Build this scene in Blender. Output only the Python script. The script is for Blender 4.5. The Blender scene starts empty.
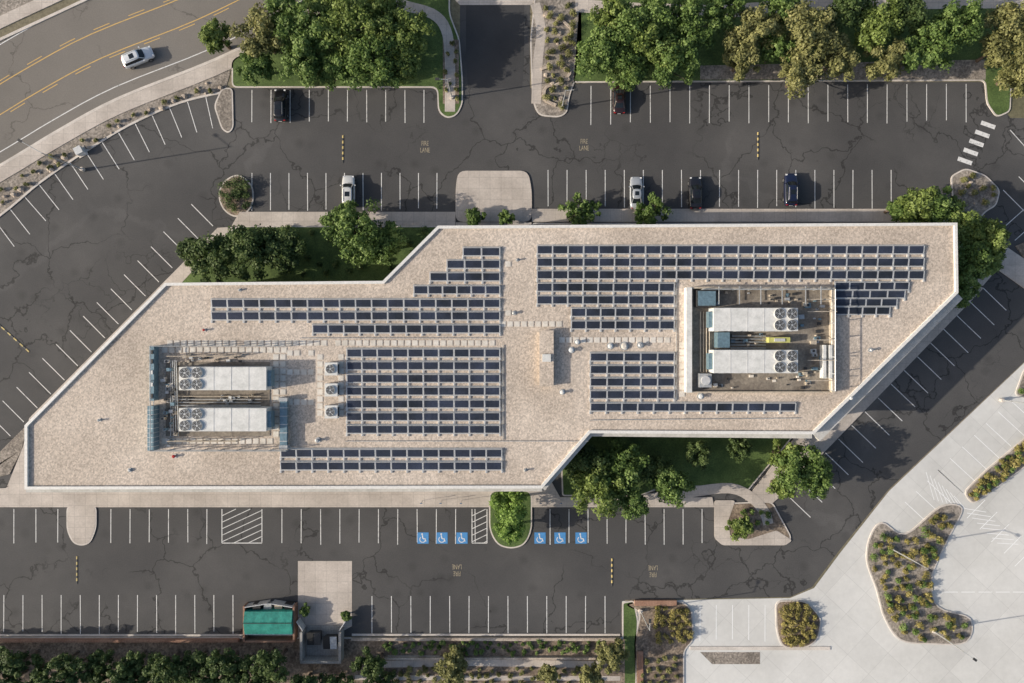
import bpy, math, random
import numpy as np
from mathutils import Vector
random.seed(7); rng=np.random.default_rng(7)
H=100.0; S=150.0/1024
def P(px,py,z=0.0):
    k=S*(H-z)/H
    return ((px-512)*k,(341.5-py)*k)
def PP(l,z=0.0): return [P(a,b,z) for a,b in l]
scene=bpy.context.scene
# ------------------------------------------------------------ materials
def newmat(name):
    m=bpy.data.materials.new(name); m.use_nodes=True
    nt=m.node_tree; b=nt.nodes['Principled BSDF']; return m,nt,b
def noise(nt,vec,scale,detail=4,rough=.6):
    n=nt.nodes.new('ShaderNodeTexNoise'); n.inputs['Scale'].default_value=scale
    n.inputs['Detail'].default_value=detail; n.inputs['Roughness'].default_value=rough
    nt.links.new(vec,n.inputs['Vector']); return n.outputs['Fac']
def ramp(nt,fac,stops):
    r=nt.nodes.new('ShaderNodeValToRGB'); e=r.color_ramp.elements
    e[0].position=stops[0][0]; e[0].color=(*stops[0][1],1)
    e[1].position=stops[-1][0]; e[1].color=(*stops[-1][1],1)
    for p,c in stops[1:-1]:
        x=e.new(p); x.color=(*c,1)
    nt.links.new(fac,r.inputs[0]); return r.outputs[0]
def mix(nt,a,b,fac,mode='MIX'):
    n=nt.nodes.new('ShaderNodeMix'); n.data_type='RGBA'; n.blend_type=mode
    for s,v in ((6,a),(7,b),(0,fac)):
        if isinstance(v,(int,float)): n.inputs[s].default_value=v
        elif isinstance(v,tuple): n.inputs[s].default_value=(*v,1)
        else: nt.links.new(v,n.inputs[s])
    return n.outputs[2]
def g(v): return (v,v,v)
def surf(name,c1,c2,s1=.15,fine=6.0,famt=(.75,1.2),rough=.85,bump=0.0,joint=None,jrot=0,jdark=.6,metal=0,mid=None,stops=(.35,.65),cracks=None,spots=None,joffs=0,grain=None):
    m,nt,b=newmat(name)
    tc=nt.nodes.new('ShaderNodeTexCoord').outputs['Object']
    st=[(stops[0],c1)]+([(.5,mid)] if mid else [])+[(stops[1],c2)]
    col=ramp(nt,noise(nt,tc,s1,6),st)
    f=noise(nt,tc,fine,3,.7)
    col=mix(nt,col,ramp(nt,f,[(.3,g(famt[0])),(.7,g(famt[1]))]),1.0,'MULTIPLY')
    if grain:
        vg=nt.nodes.new('ShaderNodeTexVoronoi'); vg.inputs['Scale'].default_value=grain[0]; nt.links.new(tc,vg.inputs['Vector'])
        col=mix(nt,col,ramp(nt,vg.outputs['Color'],[(.2,g(grain[1])),(.8,g(grain[2]))]),1.0,'MULTIPLY')
    if joint:
        mp=nt.nodes.new('ShaderNodeMapping'); mp.inputs['Rotation'].default_value[2]=math.radians(jrot)
        nt.links.new(tc,mp.inputs[0])
        br=nt.nodes.new('ShaderNodeTexBrick'); br.offset=joffs; br.inputs['Scale'].default_value=1
        br.inputs['Brick Width'].default_value=joint[0]; br.inputs['Row Height'].default_value=joint[1]
        br.inputs['Mortar Size'].default_value=joint[2]; br.inputs['Mortar Smooth'].default_value=.3
        br.inputs['Color1'].default_value=(1.03,1.03,1.03,1); br.inputs['Color2'].default_value=(.95,.95,.95,1)
        br.inputs['Mortar'].default_value=(jdark,jdark,jdark,1)
        nt.links.new(mp.outputs[0],br.inputs['Vector'])
        col=mix(nt,col,br.outputs['Color'],1.0,'MULTIPLY')
    if spots:
        v=nt.nodes.new('ShaderNodeTexVoronoi'); v.inputs['Scale'].default_value=spots[0]
        nt.links.new(tc,v.inputs['Vector'])
        col=mix(nt,col,ramp(nt,v.outputs['Distance'],[(.05,g(spots[1])),(.28,g(1))]),1.0,'MULTIPLY')
    if cracks:
        w=nt.nodes.new('ShaderNodeTexNoise'); w.inputs['Scale'].default_value=.35; w.inputs['Detail'].default_value=5
        nt.links.new(tc,w.inputs['Vector'])
        sc=nt.nodes.new('ShaderNodeVectorMath'); sc.operation='MULTIPLY_ADD'
        sc.inputs[1].default_value=(5,5,5); nt.links.new(w.outputs['Color'],sc.inputs[0]); nt.links.new(tc,sc.inputs[2])
        for (csc,dk,wd,ms,lo) in cracks:
            v=nt.nodes.new('ShaderNodeTexVoronoi'); v.feature='DISTANCE_TO_EDGE'; v.inputs['Scale'].default_value=csc
            nt.links.new(sc.outputs[0],v.inputs['Vector'])
            cr=ramp(nt,v.outputs['Distance'],[(wd*.4,g(dk)),(wd,g(1))])
            msk=ramp(nt,noise(nt,tc,ms,2),[(lo,g(0)),(lo+.08,g(1))])
            col=mix(nt,col,mix(nt,col,cr,1.0,'MULTIPLY'),msk)
    nt.links.new(col,b.inputs['Base Color']); b.inputs['Roughness'].default_value=rough; b.inputs['Metallic'].default_value=metal
    if bump:
        bn=nt.nodes.new('ShaderNodeBump'); bn.inputs['Strength'].default_value=bump; bn.inputs['Distance'].default_value=.05
        nt.links.new(f,bn.inputs['Height']); nt.links.new(bn.outputs[0],b.inputs['Normal'])
    return m
def plain(name,c,rough=.5,metal=0,var=.1,sc=3,coat=0):
    m=surf(name,tuple(x*(1-var) for x in c),tuple(x*(1+var) for x in c),sc,20,(.96,1.04),rough,metal=metal)
    if coat: m.node_tree.nodes['Principled BSDF'].inputs['Coat Weight'].default_value=coat
    return m
M={}
M['asphalt']=surf('asphalt',(.055,.054,.055),(.105,.101,.098),.055,7,(.84,1.16),.92,.15,mid=(.075,.073,.072),stops=(.3,.7),cracks=[(.095,.45,.012,.05,.38),(.2,.6,.016,.04,.52),(.03,1.15,.02,.03,.5)],spots=(.3,.8))
M['road']=surf('road_asphalt',(.165,.15,.132),(.215,.195,.172),.05,6,(.88,1.12),.9,.15,cracks=[(.1,.65,.01,.06,.45)])
M['driveasph']=surf('new_asphalt',(.040,.040,.041),(.058,.057,.058),.1,8,(.85,1.15),.9,.15)
M['conc']=surf('lot_concrete',(.55,.54,.51),(.69,.68,.65),.05,1.2,(.95,1.04),.85,.05,joint=(4.2,4.2,.03),jrot=43,jdark=.80,spots=(.13,.93))
M['walk']=surf('sidewalk_concrete',(.45,.395,.345),(.58,.515,.455),.25,4,(.9,1.08),.85,.1,joint=(1.6,1.6,.03),jdark=.75)
M['kerb']=surf('kerb_concrete',(.52,.47,.42),(.66,.60,.54),.5,5,(.88,1.1),.85)
M['grass']=surf('lawn_grass',(.055,.095,.022),(.11,.165,.045),.35,5,(.6,1.35),.9,.6)
M['soil']=surf('mulch_soil',(.16,.12,.09),(.30,.235,.175),.4,3,(.6,1.35),.95,.6,grain=(4,.7,1.25))
M['rock']=surf('gravel_bed',(.22,.19,.16),(.35,.305,.26),.25,3.5,(.62,1.3),.95,.6,grain=(4,.7,1.25))
M['terrain']=surf('terrain_ground',(.10,.10,.05),(.25,.21,.15),.02,2,(.7,1.3),.95,.3)
M['roofg']=surf('roof_gravel',(.47,.395,.325),(.62,.53,.445),.09,3.0,(.84,1.14),.95,.5,mid=(.545,.46,.38),spots=(.09,.91),grain=(5.5,.78,1.18))
M['pitfloor']=surf('roof_membrane',(.17,.145,.12),(.30,.26,.21),.5,3,(.7,1.2),.9,.2)
M['wall']=surf('precast_wall',(.40,.36,.31),(.50,.45,.39),.3,3,(.93,1.05),.8,joint=(3,4.4,.03),jdark=.6)
M['cap']=plain('parapet_cap',(.72,.70,.66),.5,0)
M['ledge']=surf('ledge_concrete',(.42,.41,.38),(.56,.545,.51),.4,3,(.85,1.1),.8)
M['paver']=surf('roof_paver',(.58,.53,.46),(.74,.69,.62),.6,3,(.88,1.08),.85)
M['white']=surf('white_enamel',(.60,.60,.57),(.78,.77,.74),.7,4,(.88,1.06),.45)
M['steel']=plain('galvanised_steel',(.45,.46,.46),.45,.35,.2)
M['bluegrey']=plain('blue_grey_steel',(.17,.26,.31),.4,.3,.2)
M['dark']=plain('dark_metal',(.04,.04,.04),.5,0)
M['rubber']=plain('rubber',(.02,.02,.02),.85)
M['glass']=plain('dark_glass',(.015,.02,.025),.08)
M['winglass']=plain('window_glass',(.03,.05,.06),.06)
M['frame']=plain('aluminium_frame',(.60,.60,.59),.4,.2)
M['ballast']=plain('ballast_block',(.60,.57,.53),.85)
M['bark']=surf('bark',(.09,.06,.04),(.17,.13,.10),3,12,(.6,1.3),.95,.5)
M['yellow']=plain('bump_yellow',(.52,.40,.16),.7)
M['paleyellow']=plain('pale_yellow_metal',(.50,.50,.16),.6)
M['blue']=plain('blue_paint',(.07,.26,.55),.7)
M['teal']=surf('green_tarp',(.012,.19,.155),(.03,.30,.24),.9,3,(.8,1.15),.75,.4)
M['brick']=surf('brick_wall_mat',(.28,.15,.10),(.38,.23,.16),.8,5,(.8,1.2),.9,joint=(.4,.2,.02),jdark=.7)
M['cmu']=surf('grey_block',(.30,.29,.27),(.42,.40,.37),.8,5,(.8,1.2),.9,joint=(.4,.2,.02),jdark=.7)
M['stone']=surf('stone',(.36,.29,.23),(.54,.46,.38),.7,4,(.7,1.25),.9,.5)
M['beige']=plain('beige_metal',(.48,.41,.32),.6,0,.18)
M['red']=plain('red_lens',(.4,.02,.02),.3)
M['lens']=plain('clear_lens',(.7,.7,.7),.15)
M['chrome']=plain('wheel_alloy',(.5,.5,.5),.3,.8)
def worn(name,c,c2,lo=.30,hi=.48):
    m,nt,b=newmat(name); tc=nt.nodes.new('ShaderNodeTexCoord').outputs['Object']
    col=ramp(nt,noise(nt,tc,2.2,6,.75),[(lo,c2),(hi,c)])
    nt.links.new(col,b.inputs['Base Color']); b.inputs['Roughness'].default_value=.8; return m
M['paint']=worn('white_line_paint',(.72,.71,.69),(.24,.235,.225))
M['ypaint']=worn('yellow_line_paint',(.66,.42,.13),(.36,.27,.15))
M['lettering']=worn('faded_lettering_paint',(.50,.42,.28),(.18,.165,.14),.36,.6)
M['faint']=worn('bright_line_paint',(.86,.86,.85),(.70,.69,.67))
def solar():
    m,nt,b=newmat('solar_cells'); tc=nt.nodes.new('ShaderNodeTexCoord').outputs['Object']
    br=nt.nodes.new('ShaderNodeTexBrick'); br.offset=0; br.inputs['Scale'].default_value=1
    br.inputs['Brick Width'].default_value=.166; br.inputs['Row Height'].default_value=.166; br.inputs['Mortar Size'].default_value=.005
    br.inputs['Color1'].default_value=(.014,.018,.030,1); br.inputs['Color2'].default_value=(.022,.027,.042,1); br.inputs['Mortar'].default_value=(.09,.09,.10,1)
    nt.links.new(tc,br.inputs['Vector'])
    col=mix(nt,br.outputs['Color'],ramp(nt,noise(nt,tc,.2,3),[(.3,(.7,.7,.6)),(.7,(1.6,1.7,1.9))]),1.0,'MULTIPLY')
    nt.links.new(col,b.inputs['Base Color']); b.inputs['Roughness'].default_value=.3; b.inputs['Specular IOR Level'].default_value=.4; return m
M['solar']=solar()
def leafmat(name,dark,light,tip):
    m,nt,b=newmat(name)
    a=nt.nodes.new('ShaderNodeAttribute'); a.attribute_name='leaf_tone'
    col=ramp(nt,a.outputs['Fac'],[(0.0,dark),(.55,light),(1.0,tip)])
    nt.links.new(col,b.inputs['Base Color']); b.inputs['Roughness'].default_value=.6
    b.inputs['Specular IOR Level'].default_value=.3
    t=nt.nodes.new('ShaderNodeBsdfTranslucent'); nt.links.new(col,t.inputs['Color'])
    mx=nt.nodes.new('ShaderNodeMixShader'); mx.inputs[0].default_value=.3
    nt.links.new(b.outputs[0],mx.inputs[1]); nt.links.new(t.outputs[0],mx.inputs[2])
    nt.links.new(mx.outputs[0],nt.nodes['Material Output'].inputs['Surface']); return m
M['leafA']=leafmat('leaves_green',(.055,.10,.022),(.155,.235,.06),(.29,.38,.13))
M['leafD']=leafmat('leaves_yellow_green',(.075,.115,.022),(.20,.265,.065),(.34,.41,.14))
M['leafB']=leafmat('leaves_olive',(.12,.125,.042),(.25,.25,.095),(.40,.38,.16))
M['leafC']=leafmat('leaves_dark',(.04,.07,.022),(.10,.15,.045),(.19,.245,.085))
M['leafY']=leafmat('shrub_yellow',(.16,.15,.05),(.36,.31,.10),(.52,.45,.18))
M['leafG']=leafmat('leaves_bright',(.09,.16,.03),(.21,.33,.07),(.32,.44,.12))
# ------------------------------------------------------------ mesh builder
class MB:
    def __init__(s): s.v=[];s.f=[];s.m=[];s.mats=[];s.sm=[]
    def mi(s,k):
        if k not in s.mats: s.mats.append(k)
        return s.mats.index(k)
    def add(s,vs,fs,k,smooth=False):
        o=len(s.v); s.v+= [tuple(x) for x in vs]; i=s.mi(k)
        for f in fs: s.f.append([o+a for a in f]); s.m.append(i); s.sm.append(smooth)
    def box(s,x0,x1,y0,y1,z0,z1,k,rot=0,c=None):
        vs=[(x,y,z) for z in (z0,z1) for x,y in ((x0,y0),(x1,y0),(x1,y1),(x0,y1))]
        if rot:
            cx,cy=c if c else ((x0+x1)/2,(y0+y1)/2); ca,sa=math.cos(rot),math.sin(rot)
            vs=[(cx+(x-cx)*ca-(y-cy)*sa,cy+(x-cx)*sa+(y-cy)*ca,z) for x,y,z in vs]
        s.add(vs,[(3,2,1,0),(4,5,6,7),(0,1,5,4),(1,2,6,5),(2,3,7,6),(3,0,4,7)],k)
    def cyl(s,cx,cy,z0,z1,r,k,seg=14,r2=None,cap=None):
        r2=r if r2 is None else r2
        a=[2*math.pi*i/seg for i in range(seg)]
        vs=[(cx+r*math.cos(t),cy+r*math.sin(t),z0) for t in a]+[(cx+r2*math.cos(t),cy+r2*math.sin(t),z1) for t in a]
        s.add(vs,[(i,(i+1)%seg,seg+(i+1)%seg,seg+i) for i in range(seg)],k)
        s.add(vs[seg:],[tuple(range(seg))],cap or k)
    def tube(s,a,b,r,r2,k,seg=6):
        a=Vector(a);b=Vector(b);d=(b-a)
        if d.length<1e-5: return
        q=d.to_track_quat('Z','Y'); vs=[]
        for c,rr in ((a,r),(b,r2)):
            for i in range(seg):
                t=2*math.pi*i/seg; vs.append(tuple(c+q@Vector((rr*math.cos(t),rr*math.sin(t),0))))
        s.add(vs,[(i,(i+1)%seg,seg+(i+1)%seg,seg+i) for i in range(seg)]+[tuple(range(seg,2*seg)),tuple(range(seg-1,-1,-1))],k)
    def prism(s,pts,z0,z1,k,ks=None):
        n=len(pts)
        if area(pts)<0: pts=pts[::-1]
        s.add([(x,y,z1) for x,y in pts],[tuple(range(n))],k)
        if z1-z0>1e-4:
            vs=[(x,y,z0) for x,y in pts]+[(x,y,z1) for x,y in pts]
            s.add(vs,[(i,(i+1)%n,n+(i+1)%n,n+i) for i in range(n)],ks or k)
    def strip(s,path,w,z0,z1,k,closed=False):
        L=offs(path,w/2,closed); R=offs(path,-w/2,closed); n=len(path)
        for i in range(n if closed else n-1):
            j=(i+1)%n
            s.prism([L[i],L[j],R[j],R[i]],z0,z1,k)
    def line(s,a,b,w,z,k):
        d=Vector((b[0]-a[0],b[1]-a[1])); d.normalize(); nx,ny=-d.y*w/2,d.x*w/2
        s.prism([(a[0]+nx,a[1]+ny),(b[0]+nx,b[1]+ny),(b[0]-nx,b[1]-ny),(a[0]-nx,a[1]-ny)],z,z,k)
    def obj(s,name,loc=(0,0,0),rot=0,parent=None):
        me=bpy.data.meshes.new(name); me.from_pydata(s.v,[],s.f)
        for k in s.mats: me.materials.append(M[k])
        me.polygons.foreach_set('material_index',s.m); me.polygons.foreach_set('use_smooth',s.sm); me.update()
        o=bpy.data.objects.new(name,me); scene.collection.objects.link(o); o.location=loc; o.rotation_euler[2]=rot
        if parent: o.parent=parent
        return o
def area(p): return sum(p[i][0]*p[(i+1)%len(p)][1]-p[(i+1)%len(p)][0]*p[i][1] for i in range(len(p)))/2
def offs(p,d,closed=True):
    n=len(p);out=[]
    for i in range(n):
        a=Vector(p[(i-1)%n]) if (closed or i>0) else None; b=Vector(p[i]); c=Vector(p[(i+1)%n]) if (closed or i<n-1) else None
        ns=[]
        for u,v in ((a,b),(b,c)):
            if u is None or v is None: continue
            e=v-u
            if e.length<1e-6: continue
            e.normalize(); ns.append(Vector((-e.y,e.x)))
        m=sum(ns,Vector((0,0))); 
        if m.length<1e-6: m=ns[0].copy()
        m.normalize(); c_=max(.35,m.dot(ns[0])); out.append((b.x+m.x*d/c_,b.y+m.y*d/c_))
    return out
def inset(p,d):
    if area(p)<0: p=p[::-1]
    return offs(p,d,True)
def cat(p,k=5,closed=True):
    out=[];n=len(p)
    for i in range(n if closed else n-1):
        if closed: a,b,c,d=p[i-1],p[i],p[(i+1)%n],p[(i+2)%n]
        else: a,b,c,d=p[max(i-1,0)],p[i],p[i+1],p[min(i+2,n-1)]
        for j in range(k):
            t=j/k
            out.append(tuple(.5*(2*b[q]+(-a[q]+c[q])*t+(2*a[q]-5*b[q]+4*c[q]-d[q])*t*t+(-a[q]+3*b[q]-3*c[q]+d[q])*t**3) for q in (0,1)))
    if not closed: out.append(p[-1])
    return out
def rnd_poly(p,r=6,k=4):
    out=[];n=len(p)
    for i in range(n):
        a=Vector(p[i-1]);b=Vector(p[i]);c=Vector(p[(i+1)%n])
        u=(a-b);v=(c-b); ru=min(r,u.length*.45);rv=min(r,v.length*.45)
        s=b+u.normalized()*ru;e=b+v.normalized()*rv
        for j in range(k+1):
            t=j/k; q=s*(1-t)**2+b*2*t*(1-t)+e*t*t; out.append((q.x,q.y))
    return out
def sheet(name,px,z,k):
    mb=MB(); mb.prism(PP(px),z,z,k); return mb.obj(name)
def bed(name,px,k,w=.2,r=4,smooth=False,h=.13):
    p=PP(cat(px) if smooth else (rnd_poly(px,r) if r else px)); mb=MB()
    mb.prism(p,0,h,'kerb'); mb.prism(inset(p,w),h+.015,h+.015,k); return mb.obj(name)
# ------------------------------------------------------------ ground
mb=MB(); mb.prism([(-1500,-1500),(1500,-1500),(1500,1500),(-1500,1500)],0,0,'terrain'); mb.obj('ground')
kerbcurve=[(-200,372),(-100,290),(0,216),(40,183),(85,152),(130,125),(180,103),(225,92)]
kc=cat(kerbcurve,5,False)
lot=kc+[(225,88),(460,88),(460,-4),(530,-4),(530,88),(600,82),(985,82),(1010,118),(1200,118),(1200,190),(1024,362),(888,490),(838,552),(812,587),(790,597),(625,600),(625,636),(-200,636)]
sheet('parking_lot_asphalt',lot,.012,'asphalt')
sheet('driveway_asphalt',[(466,-4),(524,-4),(524,60),(522,88),(468,88),(466,60)],.020,'driveasph')
# street
far=cat([(-250,165),(-100,88),(0,40),(75,5),(180,-45),(300,-110)],4,False)
near=cat([(-250,310),(-100,222),(0,166),(60,130),(120,98),(215,60),(290,22),(350,-20),(420,-80)],4,False)
sheet('street_road',far+near[::-1],.012,'road')
mb=MB()
wn=PP(cat([(-250,319),(-100,231),(0,175),(60,139),(120,107),(215,69),(290,31),(350,-11),(400,-50)],4,False))
mb.strip(wn,2.0,0,.13,'walk'); 
mb.obj('sidewalk')
mb=MB(); mb.strip(PP(cat([(-250,148),(-100,71),(0,23),(75,-12),(180,-62)],4,False)),1.7,0,.13,'walk')
mb.obj('sidewalk')
mb=MB(); mb.strip(PP(far),.4,0,.14,'kerb'); mb.strip(PP(near),.4,0,.14,'kerb'); mb.obj('street_kerb')
mb=MB(); mb.strip([(x,y) for x,y in PP(kc)],.3,0,.14,'kerb'); mb.obj('lot_kerb')
sheet('gravel_verge',cat([(-250,323),(-100,235),(0,181),(60,145),(120,113),(200,81),(232,66)],4,False)+kc[::-1],.05,'rock')
sheet('far_verge',[(-250,60),(-100,-10),(30,-80),(180,-120),(180,-62),(75,-12),(0,23),(-250,148)],.05,'rock')
mb=MB()
def offpath(base,d): 
    return offs(PP(cat(base,4,False)),d*S,False)
nb=[(-100,222),(0,166),(60,130),(120,98),(215,60),(290,22),(350,-20)]
def dash(path,w,k,on=3,off=5):
    acc=0;draw=True
    pts=[Vector(p) for p in path]
    for a,b in zip(pts,pts[1:]):
        L=(b-a).length; t=0
        while t<L:
            seg=min((on if draw else off)-acc,L-t)
            if draw: mb.line(tuple(a.lerp(b,t/L)),tuple(a.lerp(b,(t+seg)/L)),w,.022,k)
            t+=seg; acc+=seg
            if acc>=(on if draw else off)-1e-4: acc=0; draw=not draw
mb.strip(offpath(nb,12),.14,.022,.022,'paint')
mb.strip(offpath(nb,44),.13,.022,.022,'ypaint')
dash(offpath(nb,41),.11,'ypaint',2.5,3)
mb.strip(offpath(nb,70),.13,.022,.022,'ypaint')
dash(offpath(nb,73),.11,'ypaint',2.5,3)
mb.strip(offpath(nb,104),.14,.022,.022,'paint')
mb.obj('street_markings')
# top landscape
bed('lawn',[(232,60),(300,28),(365,-20),(400,-40),(450,-40),(450,14),(460,40),(463,80),(463,104),(457,116),(447,119),(438,112),(437,88),(232,88)],'grass',r=6)
mb=MB(); mb.strip(PP(cat([(385,-10),(400,4),(432,14),(446,30),(450,60),(450,112)],4,False)),1.5,.14,.16,'walk')
mb.prism(PP([(443,40),(459,40),(459,104),(443,104)]),.15,.153,'soil'); mb.obj('sidewalk')
bed('planter_island',[(538,-40),(582,-40),(583,60),(574,84),(569,98),(568,112),(560,118),(538,116),(532,100),(530,40)],'rock',r=7)
mb=MB(); mb.strip(PP(cat([(535,4),(541,30),(538,60),(536,104)],4,False)),1.4,.14,.165,'walk'); mb.obj('sidewalk')
bed('lawn',[(582,-60),(1100,-60),(1100,60),(1012,60),(1010,112),(996,118),(986,104),(984,81),(572,83),(574,60)],'grass',r=5)
mb=MB(); mb.strip(PP([(575,6),(640,10),(720,12),(830,4),(1030,2)]),1.9,.14,.165,'walk'); mb.prism(PP([(700,66),(985,60),(985,80),(700,80)]),.15,.152,'rock'); mb.obj('sidewalk')
mb=MB(); mb.prism(PP([(462,-30),(528,-30),(534,3),(530,5),(460,5),(455,0)]),0,.03,'walk'); mb.obj('driveway_apron')
sheet('street_road',[(300,-110),(1300,-110),(1300,-30),(360,-30)],.016,'road')
bed('kerb_island',[(222,88),(233,88),(234,128),(229,134),(222,130),(214,106)],'rock',r=5)
bed('planter_island',[(219,196),(224,182),(238,175),(251,184),(254,198),(249,211),(236,217),(224,210)],'soil',smooth=True)
# north walk & beds
bed('lawn',[(238,226),(446,226),(470,300),(100,400),(160,296),(196,262),(214,240)],'grass',r=3)
mb=MB()
mb.prism(PP([(240,212),(455.5,212),(455.5,226),(232,226)]),0,.15,'walk')
mb.prism(PP([(456,222.5),(531.5,222.5),(531.5,246),(456,246)]),0,.154,'walk')
mb.prism(PP(rnd_poly([(455.6,190),(458,171),(528,171),(531.8,190),(531.8,222),(455.6,222)],8)),0,.16,'walk')
mb.prism(PP([(532,209),(892,209),(905,222),(532,222)]),0,.152,'walk')
mb.obj('sidewalk')
bed('planting_bed',[(532,223),(960,223),(985,262),(975,290),(900,350),(860,330),(532,240)],'soil',r=3)
bed('kerb_island',[(950,176),(965,168),(985,175),(1000,190),(996,206),(985,212),(975,225),(940,225),(952,200)],'rock',r=5)
mb=MB(); mb.prism(PP([(985,250),(1006,247),(1040,270),(1040,300),(995,268)]),0,.15,'walk'); mb.prism(PP([(1015,246),(1040,236),(1040,262),(1026,262)]),0,.16,'soil')
mb.prism(PP([(905,222),(950,222),(990,252),(996,270),(982,286),(970,280),(975,262)]),0,.17,'walk'); mb.obj('sidewalk')
mb=MB(); mb.prism(PP([(218,228),(234,227),(182,283),(60,420),(40,486),(8,486),(24,446),(30,418)]),0,.165,'walk')
mb.obj('sidewalk')
sheet('gravel_verge',[(0,452),(28,424),(22,450),(10,474),(-40,487),(-60,505)],.10,'rock')
mb=MB(); mb.prism(PP([(983,288),(968,282),(800,430),(745,500),(772,503),(785,492)]),0,.158,'walk'); mb.obj('sidewalk')
mb=MB(); mb.prism(PP([(-100,491),(6,488),(36,470),(545,470),(560,497),(712,497),(714,507),(-100,507)]),0,.14,'walk'); mb.obj('sidewalk')
bed('lawn',[(560,440),(600,425),(800,425),(790,440),(745,494),(720,486),(660,488),(640,496),(562,496)],'grass',r=3)
mb=MB(); mb.strip(PP(cat([(640,500),(690,492),(730,488),(752,498),(764,512),(768,524)],4,False)),1.5,.14,.18,'walk'); mb.obj('sidewalk')
bed('planter_island',[(716,503),(772,501),(792,538),(786,545),(724,545),(716,536)],'soil',r=6)
mb=MB(); mb.prism(PP(rnd_poly([(714,500),(735,500),(728,520),(730,536),(748,539),(776,530),(792,540),(785,545),(722,545),(714,538)],3)),.1,.17,'walk'); mb.obj('sidewalk')
bed('kerb_island',[(67,505),(97,505),(97,528),(91,543),(82,546),(73,543),(67,530)],'walk',r=6)
bed('planter_island',[(489,490),(532,490),(532,530),(525,545),(511,549),(497,545),(489,530)],'grass',r=8,h=.15)
mb=MB(); mb.prism(PP([(298,561),(352,561),(352,626),(330,638),(298,638)]),0,.03,'walk'); mb.obj('concrete_pad')
# south strip
bed('planting_bed',[(-150,637),(626,637),(626,760),(-150,760)],'soil',r=2)
mb=MB(); mb.strip(PP([(370,664),(470,662),(600,664)]),1.0,.15,.17,'walk'); mb.strip(PP([(355,677),(620,678)]),.7,.15,.17,'walk'); 
mb.prism(PP([(388,655),(440,655),(440,659.5),(388,659.5)]),.15,.18,'walk'); mb.obj('garden_path')
mb=MB(); mb.strip(PP([(-100,639),(240,639)]),.4,0,.7,'brick'); mb.strip(PP([(352,638),(620,638)]),.4,0,.55,'stone'); mb.strip(PP([(385,657),(595,657)]),.3,.1,.6,'stone'); mb.obj('retaining_wall')
mb=MB(); mb.strip(PP([(-100,635),(243,635)]),.3,0,.14,'kerb'); mb.strip(PP([(352,634.5),(620,634.5)]),.3,0,.14,'kerb'); mb.obj('lot_kerb')
# concrete lot
conc=[(1400,0),(1400,900),(640,900),(624,700),(622,601),(790,598),(814,588),(840,553),(889,491),(1025,362)]
sheet('concrete_lot',conc,.020,'conc')
bed('lawn',[(622,602),(634,600),(638,620),(636,700),(622,700)],'grass',r=3,h=.125)
bed('planter_island',[(624,604),(640,600),(680,600),(692,608),(694,640),(684,650),(684,720),(636,720),(634,640),(640,612)],'soil',r=6,h=.14)
mb=MB(); mb.strip(PP([(634,602),(676,602)]),.8,.1,.5,'brick'); mb.strip(PP([(640,650),(640,700)]),.8,.1,.4,'brick'); mb.obj('brick_retaining_wall')
bed('planter_island',[(775,600),(806,600),(822,618),(818,640),(806,648),(782,648),(776,632)],'soil',r=8)
mb=MB(); mb.strip(PP([(690,648),(830,648)]),.5,.02,.12,'kerb'); mb.prism(PP([(700,652),(760,652),(760,664),(712,664)]),.03,.032,'rock'); mb.obj('kerb')
bed('planter_island',[(882,522),(905,533),(940,506),(962,508),(950,535),(938,560),(932,580),(938,606),(970,618),(966,642),(930,644),(900,640),(884,618),(876,590),(866,560),(870,535)],'rock',smooth=True)
bed('planter_island',[(972,505),(963,492),(985,470),(1040,425),(1060,440),(1010,478)],'rock',r=6)
bed('planter_island',[(1014,395),(1024,368),(1060,340),(1060,390),(1030,400)],'rock',r=5)
# ------------------------------------------------------------ stall lines
mb=MB()
def row(p0,p1,n,vec,skip=(),k='paint',w=.11):
    for i in range(n+1):
        if i in skip: continue
        t=i/n; a=(p0[0]+(p1[0]-p0[0])*t,p0[1]+(p1[1]-p0[1])*t)
        j=random.uniform(.95,1.03)
        mb.line(P(*a),P(a[0]+vec[0]*j+random.uniform(-.2,.2),a[1]+vec[1]*j),w,.026,k)
row((252,90),(424,90),9,(0,33))
row((591,86),(966,84),19,(0,38))
row((252,173),(437,173),10,(0,37))
row((548,170),(891,170),18,(0,38))
row((14,509),(58,509),2,(0,35)); row((111,509),(207,509),5,(0,35)); row((282,509),(475,509),10,(0,35)); row((550,509),(702,509),8,(0,35))
row((4,595),(233,595),12,(0,38)); row((372,596),(605,596),12,(0,38))
row((213,226),(-30,478),18,(-22,-22))
row((983,288),(786,494),15,(24,23))
row((1003,228),(1062,290),5,(28,-25)); row((1003,190),(1050,150),3,(28,28)); row((1010,130),(1060,95),3,(25,28))
pts=[Vector(p) for p in kc]; acc=0
for a,b in zip(pts,pts[1:]):
    L=(b-a).length; d=(b-a)/L; nrm=Vector((-d.y,d.x)); t=19-acc
    while t<L:
        q=a+d*t
        if -120<q.x<218: mb.line(P(*q),P(q.x+nrm.x*33,q.y+nrm.y*33),.11,.026,'paint')
        t+=19
    acc=(acc+L)%19
def hatch(x0,x1,y0,y1):
    for a,b in (((x0,y0),(x0,y1)),((x1,y0),(x1,y1)),((x0,y1),(x1,y1))): mb.line(P(*a),P(*b),.12,.026,'paint')
    w=x1-x0; sl=.45*w; y=y0
    while y<y1+sl:
        xa,ya,xb,yb=x0,y,x1,y-sl
        if ya>y1: xa=x0+(ya-y1)/sl*w; ya=y1
        if yb<y0: xb=x1-(y0-yb)/sl*w; yb=y0
        if xb-xa>2: mb.line(P(xa+.5,ya),P(xb-.5,yb),.1,.027,'paint')
        y+=6.5
hatch(222,262,509,543); hatch(472,487,509,543)
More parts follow.
